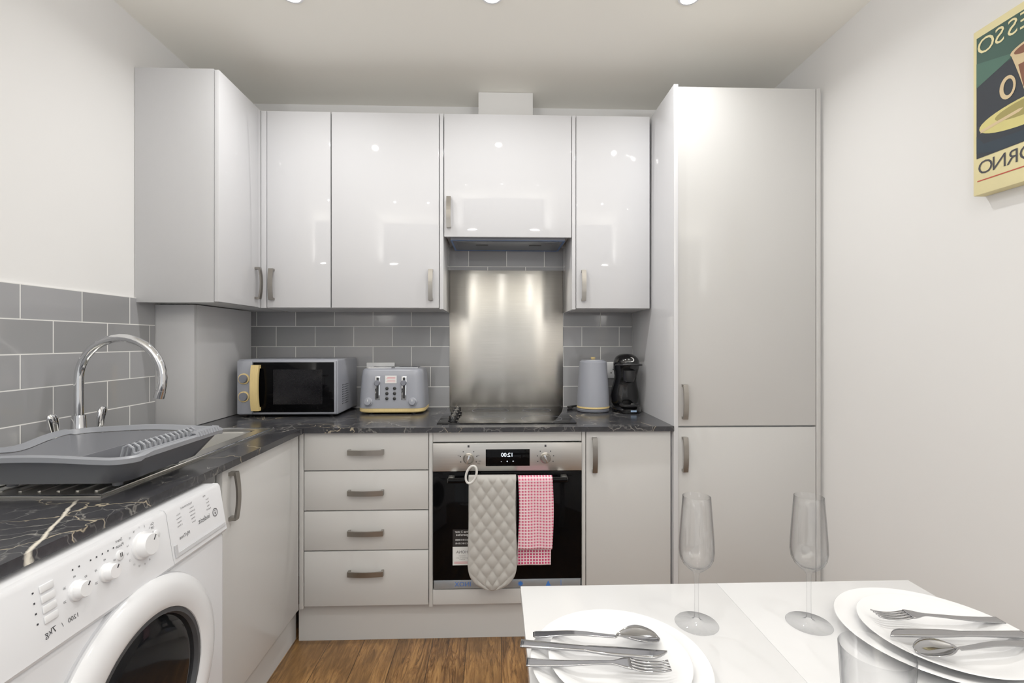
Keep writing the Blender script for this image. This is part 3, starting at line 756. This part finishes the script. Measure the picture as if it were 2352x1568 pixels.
# ------------------------------------------------------------------ coffee machine
qx, qy = .642, 2.37
t = empty('coffee_machine', (qx, qy, .88), 'black rounded pod coffee machine against the tall cabinet', 'coffee machine')
def el(z, cyo, rx, ry, n=40): return [V((qx+rx*math.cos(2*PI*k/n), qy+cyo+ry*math.sin(2*PI*k/n), .88+z)) for k in range(n)]
MB().loft([el(.0003,0,.060,.088), el(.003,0,.068,.094), el(.016,0,.070,.095), el(.026,.004,.066,.089), el(.031,.01,.058,.08)]).build('base', m_blackp, t)
prof = [(.026,.030,.056,.050),(.045,.032,.067,.058),(.07,.034,.071,.062),(.10,.032,.068,.060),(.13,.026,.060,.055),(.155,.020,.0545,.054),(.175,.014,.054,.059),(.195,.008,.0575,.066),(.215,.003,.0615,.073),(.235,-.001,.0625,.0755),(.25,-.003,.060,.073),(.263,-.002,.0545,.066),(.273,0,.046,.056),(.280,.002,.034,.041),(.284,.004,.018,.022)]
MB().loft([el(*p) for p in prof]).build('body', m_blackp, t, sharp=60)
MB().lathe([(0,-.05),(.012,-.05),(.024,-.044),(.030,-.02),(.030,.01),(.0,.012)], Matrix.Translation((qx,qy-.048,.88+.195)), 28).build('dispenser_head', m_blackm, t)
MB().loft([rr(qx,qy-.052,.040,.036,.03,.9105), rr(qx,qy-.052,.044,.038,.03,.914), rr(qx,qy-.052,.044,.038,.03,.922), rr(qx,qy-.052,.036,.032,.026,.922), rr(qx,qy-.052,.035,.031,.026,.917)]).build('drip_tray', m_blackm, t)
MB().lathe_ring([(.013,.0),(.013,.003),(.010,.003),(.010,0)], fr((qx+.006, qy-.067, .88+.256), X, V((0,.75,1))), 26).build('emblem', m_inkw, t)
MB().tube([(qx-.056,qy-.01,1.108),(qx-.059,qy-.055,1.112),(qx-.036,qy-.084,1.114),(qx,qy-.090,1.115),(qx+.036,qy-.084,1.114),(qx+.059,qy-.055,1.112),(qx+.056,qy-.01,1.108)], .005, 10).build('lever', m_blackm, t)
sym(t, [(-.014,0),(.014,0),(.014,.008),(-.014,.008)], fr((qx+.01, qy-.0955, .890), X, Z), mat('blue badge', (150,180,214), .4), .0004, 'badge')
MB().tube([(qx+.05,qy+.05,.889),(qx+.070,qy+.06,.886),(qx+.074,qy+.0,.886),(qx+.069,qy+.11,.886),(qx+.05,qy+.15,.9)], .0042, 8).build('cord', m_blackm, t)

# ------------------------------------------------------------------ table
t = empty('dining_table', (.446, .4, 0), 'white gloss dining table in the foreground', 'table')
TX0, TX1, TY0, TY1 = .047, .820, -.28, .937
TM = .433
MB().box(TX0, TM-.0002, TY0, TY1, .730, .750, .0005).build('tabletop_leaf', m_table, t)
MB().box(TM+.0002, TX1, TY0, TY1, .730, .750, .0005).build('tabletop_leaf', m_table, t)
b = MB()
b.box(TX0+.04, TX1-.04, TY1-.06, TY1-.04, .65, .7295); b.box(TX0+.04, TX1-.04, TY0+.04, TY0+.06, .65, .7295)
b.box(TX0+.04, TX0+.06, TY0+.06, TY1-.06, .65, .7295); b.box(TX1-.06, TX1-.04, TY0+.06, TY1-.06, .65, .7295)
b.build('apron', m_whited, t)
for x in (TX0+.062, TX1-.112):
    for y in (TY0+.062, TY1-.112): MB().box(x, x+.05, y, y+.05, 0, .7295, .002).build('leg', m_table, t)

def plate(R, h):
    return [(0,0),(R*.60,0),(R*.62,.0015),(R*.74,.004),(R*.98,h-.002),(R,h-.0006),(R*.995,h),(R*.97,h),(R*.72,.0075),(R*.62,.005),(0,.0045)]
def put(prof, loc, name, m, label, cat, group, seg=72):
    o = MB().lathe(prof, None, seg).build(name, m); o.location = loc; return tag(o, label, cat, group)
LX, LY, RX, RY = .176, .690, .690, .737
put(plate(.127,.021), (LX, LY-.002, .7502), 'dinner_plate', m_porc, 'large white dinner plate, lower of the two at the left of the table', 'plate', 'dinner plates')
put(plate(.101,.018), (LX, LY, .7562), 'side_plate', m_porc, 'smaller white plate on the left dinner plate, beneath the shiny cutlery', 'plate', 'side plates')
put(plate(.134,.021), (RX, RY, .7502), 'dinner_plate', m_porc, 'large white dinner plate, lower of the two at the right of the table', 'plate', 'dinner plates')
put(plate(.111,.018), (RX+.008, RY-.004, .7562), 'side_plate', m_porc, 'smaller white plate on the right dinner plate by the wall', 'plate', 'side plates')

# cutlery: x runs from the handle end to the tip
def spoon(L=.192):
    s = []
    for k in range(41):
        x = L*k/40; u = k/40
        if u < .66: w = .0085-.0052*(u/.66)**.8; c = 0; z = .002+.006*math.sin(u/.66*PI)**2*.6
        else:
            q = (u-.66)/.34; w = .0033+(.0205-.0033)*math.sin(min(1, q/.55)*PI/2)**1.3 if q < .55 else .0205*math.sqrt(max(.006, 1-((q-.55)/.45)**2))
            c = .009*math.sin(min(1, q*1.0)*PI)**.7 if 0 < q < 1 else 0; z = .002+.002*math.cos(q*PI)-.0*c - .3*c
        if u < .03: w *= .6+.4*u/.03
        s.append((x, -w, w, z, c))
    return MB().strip(s, 10)
def knife(L=.212):
    s = []
    for k in range(41):
        u = k/40; x = L*u
        if u < .46: a, b_ = -.0055-.003*(1-u/.46), .0055+.003*(1-u/.46)
        else:
            q = (u-.46)/.54; a = -.006-.004*math.sin(min(1,q*3)*PI/2); b_ = .0065+.0025*math.sin(min(1,q*2)*PI/2)
            if q > .75: a = -.010 + (.018)*((q-.75)/.25)**2
        s.append((x, a, max(b_, a+.0008), .002, 0))
    return MB().strip(s, 4)
def fork(L=.196):
    s = []
    for k in range(31):
        u = k/30; x = (L-.052)*u
        if u < .8: w = .0088-.0056*(u/.8)**.8
        else: w = .0032+(.0125-.0032)*math.sin((u-.8)/.2*PI/2)**2
        s.append((x, -w, w, .002+.007*math.sin(min(1,u)*PI*.62)**2*(u), 0))
    mb = MB().strip(s, 6); ze = s[-1][3]
    for j in range(4):
        c = -.0095+.00633*j; ts = []
        for k in range(9):
            u = k/8; w = .0022*(1-.45*u); ts.append((L-.0525+.0525*u, c-w, c+w, ze-.004*u-.006*u*(1-u)*2+.004*u*u, 0))
        mb.strip(ts, 2)
    return mb
def lay(fn, name, p0, p1, z, label, grp, th=.0016):
    o = fn().build(name, m_cut, solid=th, norm=False)
    o.location = (p0[0], p0[1], z); o.rotation_euler = (0, 0, math.atan2(p1[1]-p0[1], p1[0]-p0[0]))
    return tag(o, label, name.replace('_', ' '), grp)
zc = .7755
lay(spoon, 'spoon', (.056,.737), (.245,.724), zc, 'shiny spoon on the left plate, bowl to the right, furthest from viewer', 'cutlery on the left plate')
lay(knife, 'table_knife', (.036,.716), (.242,.682), zc, 'table knife between the spoon and fork on the left plate', 'cutlery on the left plate', th=.0026)
lay(fork, 'fork', (.042,.674), (.235,.652), zc, 'fork on the left plate, tines pointing right', 'cutlery on the left plate')
zc = .7745
lay(fork, 'fork', (.812,.752), (.617,.768), zc, 'fork on the right plate, tines pointing left', 'cutlery on the right plate')
lay(knife, 'table_knife', (.812,.714), (.603,.725), zc, 'table knife between the fork and spoon on the right plate', 'cutlery on the right plate', th=.0026)
lay(spoon, 'spoon', (.800,.692), (.608,.680), zc, 'spoon on the right plate, bowl to the left', 'cutlery on the right plate')

# glasses
fl = [(0,.0008),(.034,.0),(.0352,.0008),(.034,.0022),(.012,.0045),(.005,.008),(.0036,.016),(.0034,.05),(.0036,.083),(.006,.090),(.014,.096),(.022,.104),(.0268,.114),(.0284,.126),(.0278,.145),(.0262,.17),(.0240,.20),(.0226,.220),(.0220,.2204),(.0215,.220),(.0229,.20),(.0250,.17),(.0266,.145),(.0272,.127),(.0257,.116),(.0210,.1062),(.013,.099),(0,.0965)]
fl = [(r, z*.975) for r, z in fl]
o = MB().lathe(fl, None, 48).build('champagne_flute', m_glass, sharp=60); o.location = (.337,.803,.7502)
tag(o, 'clear champagne flute on the table, nearer the left plates', 'champagne glass', 'champagne flutes on the table')
o2 = o.copy(); C.objects.link(o2); o2.location = (.526,.797,.7502)
tag(o2, 'clear champagne flute on the table, nearer the right plates', 'champagne glass', 'champagne flutes on the table')
o = MB().lathe([(0,0),(.032,0),(.034,.002),(.0392,.100),(.0388,.1008),(.0378,.1002),(.0328,.011),(.030,.009),(0,.009)], None, 56).build('tumbler', m_glass, sharp=60); o.location = (.461,.572,.7502)
tag(o, 'clear glass tumbler at the front edge of the view on the table', 'glass')

# ------------------------------------------------------------------ poster canvas
PX = XR-.035
t = empty('canvas_print', (XR-.02, 1.13, 1.62), 'vintage coffee cup canvas print hanging on the right wall', 'picture')
PY1, PY0, PZ0, PZ1 = 1.303, .95, 1.628, 2.082
MB().box(PX, XR-.0005, PY0, PY1, PZ0, PZ1, .002).build('canvas', m_cream, t)
PF = fr((PX, PY1, PZ0), -Y, Z); Wp = PY1-PY0
sym(t, [(.010,.100),(Wp-.010,.100),(Wp-.010,.432),(.010,.432)], PF, m_pgreen, .0006, 'printed_background')
sym(t, [(.010,.100),(Wp-.010,.100),(Wp-.010,.335),(.18,.335),(.010,.315)], PF, m_pnavy, .0009, 'printed_shadow')
sym(t, [(.010,.295),(.115,.335),(.010,.362)], PF, m_pteal, .0012, 'printed_beam')
sym(t, [(.03,.135),(.010,.162),(.010,.115),(.06,.103),(.18,.103),(.3,.12)], PF, mat('poster dark blue', (20,38,52), .7), .0011, 'printed_floor')
sc = sym(t, ell(.160,.178,.142,.036,40), PF, m_pyel, .0014, 'printed_saucer')
sym(sc, ell(.160,.188,.10,.021,36), PF, mat('poster olive', (150,138,74), .7), .0016, 'saucer_well')
sym(t, [(.022,.166),(.12,.180),(.13,.186),(.12,.188),(.022,.174)], PF, m_pcup, .0018, 'printed_spoon')
cu = sym(t, [(.100,.335)]+[(.100+.012*math.sin(k/8*PI/2)+.028*k/8, .335-.142*k/8) for k in range(1,9)]+[(.215,.193),(.25,.24),(.265,.335)], PF, m_pcup, .0020, 'printed_cup')
sym(cu, [(.118,.300),(.258,.300),(.25,.24),(.215,.205),(.156,.205),(.130,.24)], PF, m_pbrown, .0022, 'cup_shade')
sym(cu, ell(.182,.335,.083,.020,36), PF, m_pcup, .0024, 'cup_rim')
sym(cu, ell(.182,.334,.074,.015,36), PF, m_pbrown, .0026, 'cup_coffee')
b = MB(); o_, i_ = ell(.092,.256,.020,.030,24), ell(.094,.256,.012,.021,24)
for k in range(24): b.flat([o_[k], o_[(k+1)%24], i_[(k+1)%24], i_[k]], PF, .0019)
bmesh.ops.remove_doubles(b.bm, verts=b.bm.verts[:], dist=1e-5)
b.build('cup_handle', m_pcup, cu)
txt(t, [('O', .060, .036, .400), ('S', .060, .072, .402), ('S', .060, .104, .403), ('E', .060, .135, .404)], PF, m_cream, eps=.0016)
txt(t, [('O', .052, .034, .070), ('N', .052, .070, .070), ('R', .052, .104, .070), ('O', .052, .139, .070)], PF, m_ink, eps=.0010)
sym(t, [(.012,.036),(.19,.036),(.19,.039),(.012,.039)], PF, m_pred, .0008, 'printed_line')

# ------------------------------------------------------------------ lights
for front in (True, False):
    for xx, w, yf in ((-.73, 'left', 1.752), (-.016, 'middle', 1.732), (.694, 'right', 1.716)):
        yy = yf if front else .36
        row = 'nearest the wall cabinets' if front else 'in the row above the table'
        t = empty('downlight', (xx, yy, ZC), 'white recessed ceiling downlight %s, %s one of three' % (row, w), 'ceiling light', group='recessed ceiling downlights')
        MB().lathe_ring([(.040,-.0005),(.039,-.006),(.031,-.007),(.029,-.002),(.031,-.0005)], Matrix.Translation((xx,yy,ZC)), 36).build('bezel', m_whiteg, t)
        MB().lathe([(.029,-.002),(.028,-.0035),(0,-.004)], Matrix.Translation((xx,yy,ZC)), 28).build('lens', m_lens, t)
        l = bpy.data.lights.new('downlight_lamp', 'AREA'); l.shape = 'DISK'; l.size = .05; l.energy = 4.4 if front else 3.0; l.color = (1, .985, .955)
        l.spread = math.radians(150)
        lo = bpy.data.objects.new('lamp', l); C.objects.link(lo); lo.parent = t; lo.location = (0, 0, -.009)
# two invented uplighters, unseen behind the viewer, added to brighten the ceiling
for ux, side in ((.95, 'right'), (-.95, 'left')):
    t = empty('added_uplighter', (ux, -1.0, 0), 'slim white uplighter added out of view to brighten the ceiling, by the %s wall behind the viewer' % side, 'added light', group='added uplighters')
    L0 = Matrix.Translation((ux, -1.0, 0))
    MB().lathe([(.14,.0),(.14,.012),(.13,.018),(.012,.024),(0,.024)], L0, 40).build('base', m_white, t)
    MB().lathe([(.011,.022),(.011,1.34),(0,1.34)], L0, 16).build('pole', m_white, t)
    MB().lathe([(.02,1.335),(.10,1.36),(.17,1.42),(.165,1.422),(.10,1.368),(.02,1.345)], L0, 40).build('bowl', m_white, t)
    l = bpy.data.lights.new('added_uplight', 'AREA'); l.shape = 'DISK'; l.size = .28; l.energy = 36; l.color = (1, .985, .955)
    lo = bpy.data.objects.new('lamp', l); C.objects.link(lo); lo.parent = t; lo.location = (0, 0, 1.43); lo.rotation_euler = (PI, 0, 0)
w = bpy.data.worlds.new('room light'); bpy.context.scene.world = w; w.use_nodes = True
bg = w.node_tree.nodes['Background']; bg.inputs[0].default_value = (.97, .985, 1, 1); bg.inputs[1].default_value = .72

# ------------------------------------------------------------------ camera
cd = bpy.data.cameras.new('camera'); cam = bpy.data.objects.new('camera', cd); C.objects.link(cam)
cam.location = (0, 0, 1.225); cam.rotation_euler = (PI/2, 0, math.radians(-1.86))
cd.sensor_width = 36; cd.lens = 36*1110/2352; cd.clip_start = .02
bpy.context.scene.camera = cam
vs = bpy.context.scene.view_settings
vs.view_transform = 'Standard'; vs.look = 'None'; vs.exposure = -.08; vs.gamma = 1.25
